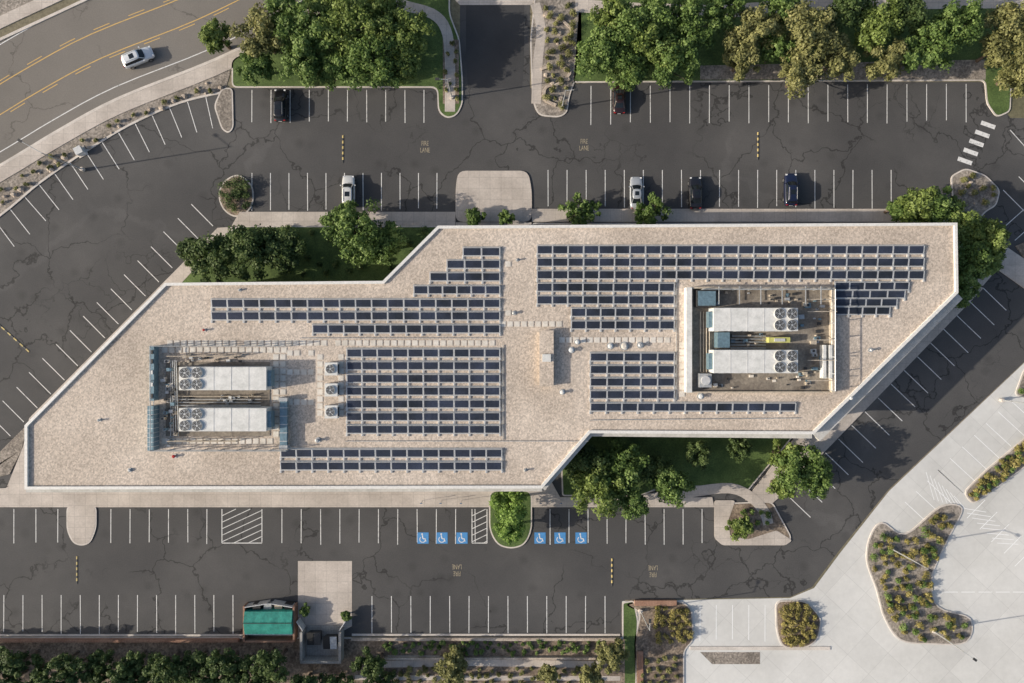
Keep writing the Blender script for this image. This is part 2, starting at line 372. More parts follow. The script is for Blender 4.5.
for i in range(5):
    x,y=988-i*5.8,125+i*9.0
    mb.line(P(x-7,y-2.5),P(x+7,y+2.5),.62,.026,'paint')
mb.obj('parking_lines')
mb=MB()
row((938,470),(905,502),3,(26,24),k='faint',w=.1); row((1045,560),(985,500),5,(-18,18),k='faint',w=.1); row((1010,400),(938,470),6,(26,24),k='faint',w=.1)
for i in range(8): mb.line(P(926+i*4,472+i*3.4),P(934+i*4.4,500+i*1.2),.09,.027,'faint')
for i in range(8): mb.line(P(962+i*5,508+i*5),P(986+i*4.6,512+i*4.6),.09,.027,'faint')
row((700,605),(765,605),4,(0,36),k='faint',w=.1); row((944,592),(1030,592),5,(14,0),k='faint',w=.1)
mb.obj('parking_lines')
for x in (423,442,462,540,560,581):
    mb=MB(); cx,cy=P(x,538); s=.82
    mb.prism([(cx-s,cy-s),(cx+s,cy-s),(cx+s,cy+s),(cx-s,cy+s)],.028,.028,'blue')
    z=.032
    for i in range(12):
        a0=math.radians(130+i*20);a1=math.radians(130+(i+1)*20)
        mb.line((cx-.05+.42*math.cos(a0),cy-.2+.42*math.sin(a0)),(cx-.05+.42*math.cos(a1),cy-.2+.42*math.sin(a1)),.12,z,'paint')
    mb.line((cx-.1,cy+.42),(cx,cy-.1),.15,z+.003,'paint'); mb.line((cx,cy-.1),(cx+.35,cy-.12),.14,z+.006,'paint'); mb.line((cx+.33,cy-.08),(cx+.45,cy-.5),.13,z+.009,'paint')
    mb.prism([(cx-.12+.13*math.cos(t*.785),cy+.58+.13*math.sin(t*.785)) for t in range(8)],z+.003,z+.003,'paint')
    mb.obj('accessible_parking_marking')
for (x,y,r) in ((425,147,0),(584,145,0),(457,570,180),(653,571,180)):
    c=bpy.data.curves.new('lane_lettering','FONT'); c.body='FIRE\nLANE'; c.size=.95; c.align_x='CENTER'; c.align_y='CENTER'
    o=bpy.data.objects.new('lane_lettering',c); scene.collection.objects.link(o); a=P(x,y); o.location=(a[0],a[1],.03); o.rotation_euler[2]=math.radians(r); o.scale=(.62,1.05,1); c.materials.append(M['lettering'])
def bump(x,y,ang,L=4.0):
    mb=MB(); n=10
    for i in range(n):
        a=-L/2+i*L/n
        k='yellow' if i%2 else 'dark'
        vs=[]
        for xx in (a,a+L/n): vs+=[(xx,-.12,.0),(xx,-.07,.06),(xx,.07,.06),(xx,.12,.0)]
        mb.add(vs,[(0,4,5,1),(1,5,6,2),(2,6,7,3),(0,1,2,3),(7,6,5,4)],k)
    w=P(x,y); mb.obj('speed_bump',(w[0],w[1],.013),math.radians(ang))
bump(343,149,90);bump(758,146,90);bump(77,570,90);bump(612,572,90);bump(14,338,-42,6)
# ------------------------------------------------------------ building
RZ=9.0
roof_px=[(438,226),(956,223),(957,293),(813,434),(590,433),(542,488),(26,489),(26,425),(166,283),(383,281)]
rp=PP(roof_px,RZ)
bld=bpy.data.objects.new('office_building',None); scene.collection.objects.link(bld)
if area(rp)<0: rp=rp[::-1]
mb=MB(); wp=inset(rp,.25); mb.prism(wp,0,RZ-.4,'wall'); mb.obj('walls',parent=bld)
mb=MB(); mb.prism(inset(rp,.3),RZ-.4,RZ,'roofg'); mb.obj('roof',parent=bld)
mb=MB(); o_=rp; i_=inset(rp,.38); n=len(rp)
for i in range(n):
    j=(i+1)%n; q=[o_[i],o_[j],i_[j],i_[i]]; mb.prism(q,RZ-.7,RZ+.3,'cap')
mb.obj('parapet',parent=bld)
mb=MB()
def ledge(a,b,w0,w1,z):
    A=P(*a,z);B=P(*b,z); d=(Vector(B)-Vector(A)).normalized(); nn=Vector((d.y,-d.x))
    mb.prism([(A[0],A[1]),(B[0],B[1]),(B[0]+nn.x*w1,B[1]+nn.y*w1),(A[0]+nn.x*w0,A[1]+nn.y*w0)],z-.6,z,'ledge')
ledge((813,434),(957,293),1.35,1.1,8.25)
ledge((590,433),(812,434),.45,.6,8.255)
ledge((542,488),(590,433),.5,.5,8.245)
ledge((26,489),(542,488),.45,.45,8.25)
mb.obj('cornice',parent=bld)
mb=MB(); mg=MB()
for i in range(len(wp)):
    a=Vector(wp[i]);b=Vector(wp[(i+1)%len(wp)]); L=(b-a).length; d=(b-a)/L; nn=Vector((d.y,-d.x)); ang=math.atan2(d.y,d.x)
    k=int((L-1.5)//3); 
    if k<1: continue
    s0=(L-k*3)/2
    for lv in (1.0,5.0):
        for t in range(k):
            c=a+d*(s0+t*3+1.5)+nn*.01
            mg.box(c.x-1.2,c.x+1.2,c.y-.03,c.y+.03,lv,lv+2,'winglass',ang)
            mb.box(c.x-1.28,c.x+1.28,c.y-.05,c.y+.05,lv-.1,lv-.003,'frame',ang)
            mb.box(c.x-1.28,c.x+1.28,c.y-.05,c.y+.05,lv+2.003,lv+2.1,'frame',ang)
            for q in (-1.245,0,1.245):
                e=c+d*q; mb.box(e.x-.04,e.x+.04,e.y-.045,e.y+.045,lv,lv+2,'frame',ang)
mg.obj('windows',parent=bld); mb.obj('window_frames',parent=bld)
mb=MB(); x,y=P(493,240)
yt=max(p[1] for p in wp)
mb.box(x-1.9,x+1.9,yt-.02,yt+.09,.15,3,'frame'); mb.box(x-1.75,x-.05,yt+.09,yt+.12,.2,2.8,'glass'); mb.box(x+.05,x+1.75,yt+.09,yt+.12,.2,2.8,'glass'); mb.obj('entrance_door',parent=bld)
# ------------------------------------------------------------ roof things
def R(x,y): return P(x,y,RZ)
def array(rows,dep=1.06):
    mb=MB(); tilt=math.radians(9)
    for (x0,x1,yt) in rows:
        n=max(1,round((x1-x0)/15.6))
        xa,_=R(x0,yt); xb,ytop=R(x1,yt)
        zl=RZ+.18; zh=zl+math.sin(tilt)*dep
        yb=ytop-math.cos(tilt)*dep
        for i in range(n):
            a=xa+(xb-xa)*i/n+.055; b=xa+(xb-xa)*(i+1)/n-.055
            j=random.uniform(-.012,.012); a+=random.uniform(-.012,.012)
            vs=[(a,yb,zl),(b,yb,zl),(b,ytop,zh+j),(a,ytop,zh+j)]
            vb=[(u,v,z-.04) for u,v,z in vs]
            mb.add(vb+vs,[(4,5,6,7),(0,1,5,4),(1,2,6,5),(2,3,7,6),(3,0,4,7),(3,2,1,0)],'frame')
            e=.05; t0=e/dep; z0=zl+(zh-zl)*t0+.006; z1=zh-(zh-zl)*t0+.006
            mb.add([(a+e,yb+e,z0),(b-e,yb+e,z0),(b-e,ytop-e,z1+j),(a+e,ytop-e,z1+j)],[(0,1,2,3)],'solar')
        mb.add([(xa,ytop+.02,zh-.03),(xb,ytop+.02,zh-.03),(xb,ytop+.2,RZ+.03),(xa,ytop+.2,RZ+.03)],[(0,1,2,3)],'frame')
        for i in range(n+1):
            c=xa+(xb-xa)*i/n
            mb.box(c-.16,c+.16,yb-.42,yb+.10,RZ+.01,RZ+.13,'ballast')
            mb.box(c-.045,c+.045,yb-.42,ytop+.2,RZ+.13,RZ+.16,'frame')
            mb.add([(c-.04,yb,zl+.012),(c+.04,yb,zl+.012),(c+.04,ytop,zh+.018),(c-.04,ytop,zh+.018)],[(0,1,2,3)],'frame')
        mb.box(xa,xb,yb-.1,yb-.03,RZ+.135,RZ+.2,'frame')
    return mb.obj('solar_panel_array')
array([(463,500,248),(447,500,260.5),(430,500,273),(414,500,286),(212,500,299.5),(212,500,312),(313,500,325)])
array([(537,923,246),(537,923,258.5),(537,923,271),(537,674,283.5),(537,674,296),(571,674,308.5),(571,674,321)])
array([(834,908,282.5),(834,904,290.7),(834,896,298.9),(834,889,307.1)],dep=.98)
array([(347,500,349),(347,500,361.7),(347,500,374.4),(347,500,387.1),(347,500,399.8),(347,500,412.5),(347,500,425.2)])
array([(281,502,449),(281,502,461.7)])
array([(590,674,353),(590,674,365.5),(590,674,378),(590,674,390.5),(590,795,403)])
mb=MB()
def pav(x,y,s=.36):
    a=R(x,y); j=random.uniform(-.02,.02); mb.box(a[0]-s,a[0]+s,a[1]-s,a[1]+s,RZ+.005,RZ+.05+random.uniform(0,.01),'paver',j)
for x in range(170,500,7):
    if random.random()<.93: pav(x,343)
for y in range(357,436,7):
    if random.random()<.4: pav(172,y)
    pav(276,y)
    if y<400: pav(283,y)
for x in range(290,318,7):
    pav(x,372);pav(x,402)
    if random.random()<.6: pav(x,353)
for y in range(357,420,7): pav(320,y); pav(341,y)
for x in range(503,562,7): pav(x,324)
for x in range(562,672,7): pav(x,340)
for y in range(250,318,7):
    if random.random()<.35: pav(508,y)
for y in range(345,400,7): pav(682,y)
for x in range(165,290,7): pav(x,350)
for x in range(165,272,7): pav(x,441)
mb.obj('paver_walkway')
def fan(mb,x,y,z,r):
    mb.cyl(x,y,z,z+.16,r,'white',20,cap='dark')
    mb.cyl(x,y,z+.165,z+.2,r*.25,'steel',10)
    for i in range(5):
        t=i*2*math.pi/5+.3; c,s=math.cos(t),math.sin(t); n=(-s,c)
        mb.add([(x+c*r*.2,y+s*r*.2,z+.19),(x+c*r*.88,y+s*r*.88,z+.17),(x+c*r*.85+n[0]*r*.35,y+s*r*.85+n[1]*r*.35,z+.19)],[(0,1,2)],'steel')
    for rr in (.5,.78,1.0):
        ring=[(x+r*rr*math.cos(a*math.pi/9),y+r*rr*math.sin(a*math.pi/9)) for a in range(18)]
        mb.strip(ring,.035,z+.21,.21+z+.02,'steel',True)
def rtu(x0,x1,y0,y1,fs,h=2.1):
    mb=MB(); a=R(x0,y1);b=R(x1,y0); k=(H-RZ-h)/(H-RZ)
    cx,cy=(a[0]+b[0])/2*k,(a[1]+b[1])/2*k; w=(b[0]-a[0])/2*k; d=(b[1]-a[1])/2*k
    z=RZ+.3
    mb.box(-w,w,-d,d,z,z+h,'white'); mb.box(-w-.05,w+.05,-d-.05,d+.05,RZ,z-.01,'steel')
    n=5
    for i in range(1,n):
        xx=-w+2*w*i/n; mb.box(xx-.015,xx+.015,-d-.02,d+.02,z+.05,z+h+.025,'frame')
    for i in range(n):
        xx=-w+2*w*(i+.5)/n; mb.box(xx-.35,xx+.35,-d-.03,-d,z+.3,z+h-.3,'frame')
    fr=.5*d
    for i in range(2):
        for j in (-.5,.5):
            fx=(w-fr*1.1-i*fr*2.15)*fs; fan(mb,fx,j*d,z+h+.004,fr*.9)
    e0,e1=(-w-.5,-w-.003) if fs>0 else (w+.003,w+.5)
    mb.box(e0,e1,-d*.7,d*.7,z+.4,z+h-.4,'bluegrey')
    return mb.obj('rooftop_air_conditioner',(cx,cy,0))
rtu(713,797,308,331,1); rtu(713,797,350,373,1)
rtu(180,267,367,390,-1); rtu(180,267,408,431,-1)
def frame_box(mb,x0,x1,y0,y1,sides,h,k='steel'):
    a=R(x0,y1);b=R(x1,y0)
    X0,Y0,X1,Y1=a[0],a[1],b[0],b[1]
    segs={'W':((X0,Y0),(X0,Y1)),'E':((X1,Y0),(X1,Y1)),'S':((X0,Y0),(X1,Y0)),'N':((X0,Y1),(X1,Y1))}
    for s in sides:
        p,q=segs[s]; L=math.dist(p,q); n=max(2,int(L/2))
        for i in range(n+1):
            t=i/n; x=p[0]+(q[0]-p[0])*t; y=p[1]+(q[1]-p[1])*t
            mb.box(x-.06,x+.06,y-.06,y+.06,RZ,RZ+h,k)
        for z in (RZ+h,RZ+h*.5): mb.tube((*p,z),(*q,z),.06,.06,k,4)
mb=MB(); a=R(688,392);b=R(831,288)
mb.box(a[0],b[0],a[1],b[1],RZ+.004,RZ+.03,'pitfloor')
mb.box(a[0]-.5,a[0]+.25,a[1],b[1],RZ,RZ+1.1,'white'); mb.box(b[0]-.3,b[0]+.1,a[1],b[1],RZ,RZ+1.0,'beige')
mb.box(a[0]+.3,b[0]-.35,b[1]-.15,b[1]+.1,RZ,RZ+1.0,'beige'); mb.box(a[0]+.3,b[0]-.35,a[1]-.1,a[1]+.1,RZ,RZ+.5,'beige')
frame_box(mb,700,829,290,390,'NE',1.8)
for x in (715,735,756,777,800,815):
    u=R(x,288)[0]; mb.box(u-.05,u+.05,R(0,305)[1],b[1]+.1,RZ+1.7,RZ+1.8,'steel')
for y in (300,312,340,360,380):
    v=R(0,y)[1]; mb.box(R(803,0)[0],b[0]+.1,v-.05,v+.05,RZ+1.4,RZ+1.5,'beige')
u,v=R(704,299); mb.box(u-1.3,u+1.3,v-1.1,v+1.1,RZ+.05,RZ+1.3,'dark'); mb.box(u-1.15,u+1.15,v-.95,v+.95,RZ+1.303,RZ+1.4,'bluegrey')
u,v=R(703,380); mb.box(u-.8,u+.8,v-.9,v+.9,RZ+.05,RZ+1.2,'steel'); mb.cyl(u,v,RZ+1.2,RZ+1.4,.6,'frame',14)
for x in (821,827): 
    u=R(x,0)[0]; mb.box(u-.2,u+.2,R(0,378)[1],R(0,345)[1],RZ+.04,RZ+1.1,'white')
u,v=R(720,340); mb.box(u-.8,u+.8,v-1.0,v+1.0,RZ+.05,RZ+1.6,'bluegrey')
u,v=R(776,340); mb.box(u-1.4,u+1.4,v-.35,v+.35,RZ+.05,RZ+1.2,'paleyellow'); mb.box(u-.7,u+.7,v-.2,v+.2,RZ+1.203,RZ+1.3,'frame')
for i in range(5):
    v=R(0,336+i*3)[1]; mb.tube((R(730,0)[0],v,RZ+.3),(R(765,0)[0],v,RZ+.3),.07,.07,'steel')
for i in range(4): mb.tube((R(700+i*3,0)[0],R(0,312)[1],RZ+.25),(R(700+i*3,0)[0],R(0,372)[1],RZ+.25),.07,.07,'beige')
def clutter(x0,x1,y0,y1,n,s0,s1,zm,z,ks):
    for i in range(n):
        u,v=R(random.uniform(x0,x1),random.uniform(y0,y1)); s=random.uniform(s0,s1); t=z+.04+random.random()*zm; k=random.choice(ks)
        mb.box(u-s,u+s,v-s*random.uniform(.4,1),v+s*.7,z,t,k,random.uniform(-.1,.1))
        if random.random()<.5: mb.cyl(u,v,t,t+.08,s*.45,'dark',10)
clutter(800,822,300,388,30,.12,.4,.6,RZ+.035,['steel','beige','bluegrey','dark'])
clutter(700,800,291,304,22,.1,.3,.5,RZ+.036,['steel','beige','bluegrey','dark'])
clutter(703,800,376,388,18,.1,.3,.4,RZ+.036,['steel','beige','paver','dark'])
clutter(728,765,334,347,14,.1,.3,.5,RZ+.036,['steel','beige','bluegrey','dark'])
mb.obj('mechanical_enclosure')
mb=MB()
mb.box(R(166,0)[0],R(270,0)[0],R(0,436)[1],R(0,362)[1],RZ+.06,RZ+.08,'pitfloor')
u=R(156,0)[0]; mb.box(u-.35,u+.45,R(0,449)[1],R(0,405)[1],RZ,RZ+1.5,'bluegrey'); mb.box(u-.25,u+.35,R(0,400)[1],R(0,346)[1],RZ,RZ+1.2,'bluegrey')
for i in range(9):
    v=R(0,409+i*4.5)[1]; mb.box(u-.38,u+.48,v-.03,v+.03,RZ+.1,RZ+1.54,'frame')
for y in (352,361,372,384,395):
    v=R(0,y)[1]; mb.box(u-.15,u+.25,v-.25,v+.25,RZ+1.21,RZ+1.35,'dark' if y%3 else 'frame')
frame_box(mb,157,290,346,449,'NWS',1.7)
frame_box(mb,172,240,356,440,'NS',1.3,'beige')
for i in range(4): mb.tube((R(172+i*2.5,0)[0],R(0,360)[1],RZ+.3+.2*i),(R(172+i*2.5,0)[0],R(0,436)[1],RZ+.3),.07,.07,'steel')
for i in range(4): 
    v=R(0,396+i*3)[1]; mb.tube((R(175,0)[0],v,RZ+.4),(R(262,0)[0],v,RZ+.4),.06,.06,random.choice(['beige','steel']))
clutter(165,179,352,445,46,.1,.35,.8,RZ+.09,['steel','beige','paver','dark','bluegrey'])
clutter(185,262,394,404,18,.1,.28,.5,RZ+.09,['steel','beige','dark','white'])
clutter(180,262,354,362,14,.1,.25,.4,RZ+.09,['steel','beige','dark','white'])
mb.obj('mechanical_enclosure')
for y in (369,390,412):
    mb=MB(); s=.85; mb.box(-s,s,-s,s,.15,1.0,'white'); mb.box(-s-.1,s+.1,-s*.6,s*.6,0,.14,'steel'); fan(mb,-.05,0,1.005,.58); mb.box(s+.004,s+.04,-s*.7,s*.7,.25,.9,'dark')
    x=P(331,y,RZ+1); mb.obj('condenser_unit',(x[0],x[1],RZ))
mb=MB(); x0,y0=R(282,448);x1,y1=R(289,397); mb.box(x0,x1,y0,y1,RZ+.3,RZ+.9,'bluegrey'); mb.box(x0-.1,x1+.1,y1-.5,y1,RZ,RZ+1.0,'steel'); mb.box(x0-.1,x1+.1,y0,y0+.5,RZ,RZ+.98,'steel')
for i in range(5): mb.box(x0-.04,x1+.04,y0+1+i*1.1,y0+1.08+i*1.1,RZ+.28,RZ+.93,'frame')
mb.obj('roof_duct')
mb=MB(); x0,y0=P(540,386,10);x1,y1=P(553,331,10); mb.box(x0,x1,y0,y1,RZ,RZ+.9,'beige'); mb.box(x0-.08,x1+.08,y0-.08,y1+.08,RZ+.9,RZ+.98,'roofg'); mb.box(x0+.3,x1-.3,y0+3.2,y0+4.2,RZ+.983,RZ+1.2,'white'); mb.obj('roof_hatch')
for (x,y,r,h,k) in ((571,350,.3,.5,'white'),(577,342,.25,.6,'white'),(514,313,.2,.4,'steel'),(562,392,.25,.5,'white'),(700,396,.3,.5,'white'),(624,346,.4,.3,'paver'),(610,346,.3,.4,'white'),(525,470,.15,.4,'steel'),(240,290,.15,.3,'steel'),(640,345,.3,.5,'steel'),(870,350,.2,.5,'steel'),(850,398,.2,.4,'white'),(100,420,.15,.4,'steel'),(205,330,.15,.4,'red'),(175,456,.2,.4,'red'),(130,470,.2,.2,'steel'),(517,260,.15,.4,'steel'),(318,440,.25,.5,'steel')):
    mb=MB(); mb.cyl(0,0,0,.08,r*1.5,'steel'); mb.cyl(0,0,.08,h,r*.7,k); mb.cyl(0,0,h,h+.1,r*1.15,k,r2=r*.6); w=R(x,y); mb.obj('roof_vent',(w[0],w[1],RZ))
mb=MB()
for a,b in (((345,441),(545,441)),((545,441),(588,441)),((503,345),(503,440)),((590,420),(800,418)),((676,280),(676,400)),((300,338),(500,338))):
    mb.tube((*R(*a),RZ+.12),(*R(*b),RZ+.12),.05,.05,'steel',6)
mb.obj('electrical_conduit')
# ------------------------------------------------------------ foliage
def leaves(C,Rr,n,size,flat=1.0,shade=None):
    k=len(C); C=np.repeat(C,n,0); r=np.repeat(Rr,n)
    d=rng.normal(size=(k*n,3)); d[:,2]+=.35; d/=np.linalg.norm(d,axis=1)[:,None]
    rad=rng.random(k*n)**.35*(1+rng.normal(0,.12,k*n))
    p=C+d*(r*rad)[:,None]*np.array([1,1,flat])
    nr=d*1.0+rng.normal(size=d.shape)*.55+np.array([0,0,.5]); nr/=np.linalg.norm(nr,axis=1)[:,None]
    t=np.cross(nr,rng.normal(size=d.shape)); t/=np.linalg.norm(t,axis=1)[:,None]; b=np.cross(nr,t)
    s=(size*rng.uniform(.6,1.3,k*n))[:,None]
    v=np.stack([p-t*s,p-b*s*.6,p+t*s,p+b*s*.6],1).reshape(-1,3)
    sh=np.repeat(rng.uniform(.1,.75,k) if shade is None else shade,n)+rng.normal(0,.15,k*n)
    return v,np.clip(sh,0,1)
def foliage_obj(name,mb,V,Sh,leafk,loc=(0,0,0)):
    o0=len(mb.v); nf=len(mb.f); n=len(V)//4; i=mb.mi(leafk)
    verts=mb.v+[tuple(x) for x in V.tolist()]
    F=(np.arange(n*4).reshape(n,4)+o0).tolist()
    me=bpy.data.meshes.new(name); me.from_pydata(verts,[],mb.f+F)
    for k in mb.mats: me.materials.append(M[k])
    me.polygons.foreach_set('material_index',mb.m+[i]*n)
    at=me.attributes.new('leaf_tone','FLOAT','FACE'); at.data.foreach_set('value',np.concatenate([np.zeros(nf),Sh]).astype(np.float32))
    me.update(); o=bpy.data.objects.new(name,me); scene.collection.objects.link(o); o.location=loc; return o
def tree_geo(mb,cx,cy,Rm,h,nc=None,dens=1.0):
    z0=h-Rm*1.5 if h>Rm*1.8 else h*.3
    nc=nc or int(24+Rm*8)
    cs=[]
    cen=np.array([cx,cy,(h+z0)/2]); hz=(h-z0)/2
    lob=[random.uniform(.78,1.16) for _ in range(9)]
    while len(cs)<nc:
        d=rng.normal(size=3); d/=np.linalg.norm(d); a=(math.atan2(d[1],d[0])/(2*math.pi)%1)*9; f=lob[int(a)]*(1-a%1)+lob[(int(a)+1)%9]*(a%1)
        if d[2]<-.3 and random.random()<.6: continue
        rr=rng.uniform(.3,.9); p=cen+d*np.array([Rm*f,Rm*f,hz*.95])*rr
        cs.append(p)
    cs=np.array(cs); cr=rng.uniform(.14,.30,nc)*Rm
    lean=(random.uniform(-.3,.3),random.uniform(-.3,.3))
    tr=.10+Rm*.045; top=(cx+lean[0],cy+lean[1],z0+hz*.9)
    mid=(cx+lean[0]*.3,cy+lean[1]*.3,z0*.8)
    mb.tube((cx,cy,-.1),mid,tr*1.3,tr*.85,'bark',8); mb.tube(mid,top,tr*.85,tr*.35,'bark',7)
    for i in range(min(nc,14)):
        t=random.uniform(.1,.9); s=[mid[q]+(top[q]-mid[q])*t for q in range(3)]
        e=cs[i]; m_=[(s[q]+e[q])/2 for q in range(3)]; m_[2]-=.15
        mb.tube(s,m_,tr*.35,tr*.22,'bark',5); mb.tube(m_,tuple(e),tr*.22,.03,'bark',5)
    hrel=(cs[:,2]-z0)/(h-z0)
    sh=np.clip(rng.uniform(.08,.62,nc)+.42*(hrel-.45),0,1)  # clump tone: random spread plus a paler colour towards the crown top
    return leaves(cs,cr,int(92*dens),.155+.014*Rm,.8,sh)
def tree(px,py,rpx,h,k='leafA',dens=1.0):
    rpx*=1.13
    zc=h*.65; x,y=P(px,py,zc); Rm=rpx*S*(H-zc)/H
    if k=='leafA' and random.random()<.4: k='leafD'
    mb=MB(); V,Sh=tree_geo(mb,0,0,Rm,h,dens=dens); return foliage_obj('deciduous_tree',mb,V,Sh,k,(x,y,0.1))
T=[(218,36,17,6,'leafA'),(262,36,27,8,'leafB'),(258,64,20,6,'leafA'),(303,30,28,9,'leafA'),(300,64,22,7,'leafA'),(350,26,31,9,'leafA'),(374,62,29,8,'leafA'),(402,36,27,8,'leafA'),(335,66,20,6,'leafA'),(284,10,20,7,'leafA'),(322,6,22,7,'leafA'),(385,12,20,7,'leafA'),(404,66,17,6,'leafA'),
(600,50,27,8,'leafA'),(628,30,26,8,'leafA'),(650,18,25,8,'leafA'),(672,60,27,8,'leafA'),(692,22,27,8,'leafA'),(628,70,23,7,'leafA'),(652,48,24,8,'leafA'),(610,14,18,7,'leafA'),
(752,30,28,8,'leafB'),(742,60,18,6,'leafB'),(812,34,31,9,'leafB'),(800,74,22,7,'leafB'),(836,60,21,7,'leafB'),(775,50,17,6,'leafA'),(880,26,28,8,'leafA'),(908,12,25,8,'leafC'),(935,40,27,8,'leafA'),(963,22,25,8,'leafA'),(885,60,20,7,'leafB'),(912,58,18,7,'leafA'),(1012,28,26,8,'leafB'),(1020,72,24,7,'leafB'),(995,50,17,6,'leafB'),(850,8,22,8,'leafC'),(722,8,20,7,'leafA'),(780,6,20,7,'leafA'),
(193,252,15,5,'leafC'),(215,256,25,6.5,'leafC'),(250,250,26,7,'leafC'),(285,250,24,6,'leafC'),(355,232,29,8,'leafA'),(378,246,23,7,'leafA'),(343,220,18,6,'leafA'),
(915,207,24,7,'leafA'),(940,207,22,7,'leafA'),(962,224,24,7.5,'leafA'),(985,238,20,7,'leafA'),(968,262,24,8,'leafA'),(960,292,20,7,'leafA'),(985,262,15,6,'leafA'),(897,208,12,5,'leafA'),
(600,488,28,8,'leafA'),(622,466,25,7.5,'leafA'),(592,462,23,7,'leafC'),(632,500,18,6,'leafA'),(670,488,21,6,'leafA'),(657,470,15,5,'leafC'),(800,468,25,7,'leafA'),(784,456,17,6,'leafA'),(815,480,18,6,'leafA'),(780,486,13,5,'leafA'),
(511,504,21,6.5,'leafG'),(511,529,16,4.5,'leafG'),(740,527,13,3,'leafA'),(700,455,14,4,'leafC'),(740,450,13,4,'leafC'),
(450,672,17,5,'leafB'),(612,655,17,5,'leafB'),(455,655,10,3,'leafB'),(590,676,12,4,'leafB'),(550,674,10,3,'leafB')]
for t in T: tree(*t)
mb=MB(); Vs=[];Ss=[]
for x in range(-70,390,16):
    for yy in (664,684):
        if yy==664 and 285<x<362: continue
        yy2=yy+(4 if 285<x<362 else 0)
        h=random.uniform(4.5,7); a=P(x+random.uniform(-6,6),yy2+random.uniform(-5,5),h*.6)
        V,s=tree_geo(mb,a[0],a[1],random.uniform(2.0,2.7),h,nc=24,dens=.8); Vs.append(V);Ss.append(s)
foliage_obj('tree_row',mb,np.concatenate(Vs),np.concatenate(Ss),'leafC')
def shrubs(name,pts,k,r0=.4,r1=.8):
    mb=MB(); C=[];Rr=[];sh=[]
    for (x,y) in pts:
        w=P(x,y); r=random.uniform(r0,r1); c0=random.uniform(.1,.8)
        mb.tube((w[0],w[1],.1),(w[0],w[1],r),.05,.03,'bark',4)
        for i in range(5):
            C.append((w[0]+random.uniform(-.45,.45)*r,w[1]+random.uniform(-.45,.45)*r,.15+r*random.uniform(.35,.8))); Rr.append(r*random.uniform(.4,.65)); sh.append(c0+random.uniform(-.1,.1))
    V,s=leaves(np.array(C),np.array(Rr),45,.11,1,np.array(sh)); foliage_obj(name,mb,V,s,k)
def inpoly(x,y,p):
    c=False;j=len(p)-1
    for i in range(len(p)):
        if (p[i][1]>y)!=(p[j][1]>y) and x<(p[j][0]-p[i][0])*(y-p[i][1])/(p[j][1]-p[i][1])+p[i][0]: c=not c
        j=i
    return c
def scatter(poly,n,md=4):
    out=[];xs=[p[0] for p in poly];ys=[p[1] for p in poly];t=0
    while len(out)<n and t<n*40:
        t+=1;x=random.uniform(min(xs),max(xs));y=random.uniform(min(ys),max(ys))
        if inpoly(x,y,poly) and all((x-a)**2+(y-b)**2>md*md for a,b in out): out.append((x,y))
    return out
shrubs('shrub_bed',scatter([(654,604),(688,608),(690,640),(656,644)],26,6),'leafY',.5,.8)
shrubs('shrub_bed',scatter([(780,604),(804,604),(818,618),(814,638),(804,644),(784,644)],32,5.5),'leafY',.5,.8)
big=[(882,528),(905,540),(940,512),(958,512),(946,535),(934,560),(927,580),(932,606),(964,622),(962,638),(930,640),(902,634),(888,615),(880,590),(870,560),(874,538)]
shrubs('shrub_bed',scatter(big,64,6),'leafY',.4,.8); shrubs('shrub_bed',scatter(big,36,8),'leafA',.4,.9)
p2=[(972,500),(967,492),(987,472),(1035,432),(1045,440),(1008,474)]
shrubs('shrub_bed',scatter(p2,32,5),'leafY',.35,.7); shrubs('shrub_bed',scatter(p2,16,7),'leafA',.4,.7)
shrubs('shrub_bed',scatter([(1018,392),(1028,370),(1050,355),(1050,385)],10,6),'leafA',.5,.9)
shrubs('shrub_bed',scatter([(225,182),(248,182),(250,208),(226,210)],14,5),'leafC',.6,1.2)
shrubs('shrub_bed',scatter([(385,640),(600,640),(600,653),(385,653)],60,5),'leafA',.3,.6)
shrubs('shrub_bed',scatter([(385,667),(600,667),(600,683),(385,683)],50,6),'leafB',.3,.7)
shrubs('shrub_bed',scatter([(240,228),(430,228),(420,275),(190,275)],45,9),'leafC',.4,.8)
shrubs('shrub_bed',scatter([(0,190),(60,152),(130,115),(215,78),(225,88),(130,120),(60,166),(0,210)],22,9),'leafB',.25,.5)
shrubs('shrub_bed',scatter([(545,5),(575,5),(575,60),(562,110),(545,105)],30,7),'leafB',.35,.9)
shrubs('shrub_bed',scatter([(955,178),(968,172),(992,188),(990,205),(960,200)],9,8),'leafB',.4,.7)
shrubs('shrub_bed',scatter([(735,508),(765,508),(775,525),(738,532)],9,7),'leafA',.4,.7)
shrubs('shrub_bed',scatter([(640,655),(680,655),(680,683),(640,683)],16,7),'leafB',.3,.6)
shrubs('shrub_bed',scatter([(444,42),(458,42),(458,104),(444,104)],10,7),'leafB',.3,.5)
for x,y,r,h in ((475,216,13,2.5),(506,218,9,2.0),(575,211,18,3),(590,213,14,2.4),(653,211,18,3.2),(641,215,13,2.4),(346,616,6,1.6),(305,610,6,1.6)):
    zc=h*.6; w=P(x,y,zc); mb=MB(); V,s=tree_geo(mb,0,0,r*S,h,nc=26,dens=.7); foliage_obj('bush',mb,V,s,'leafA',(w[0],w[1],.1))
mb=MB()
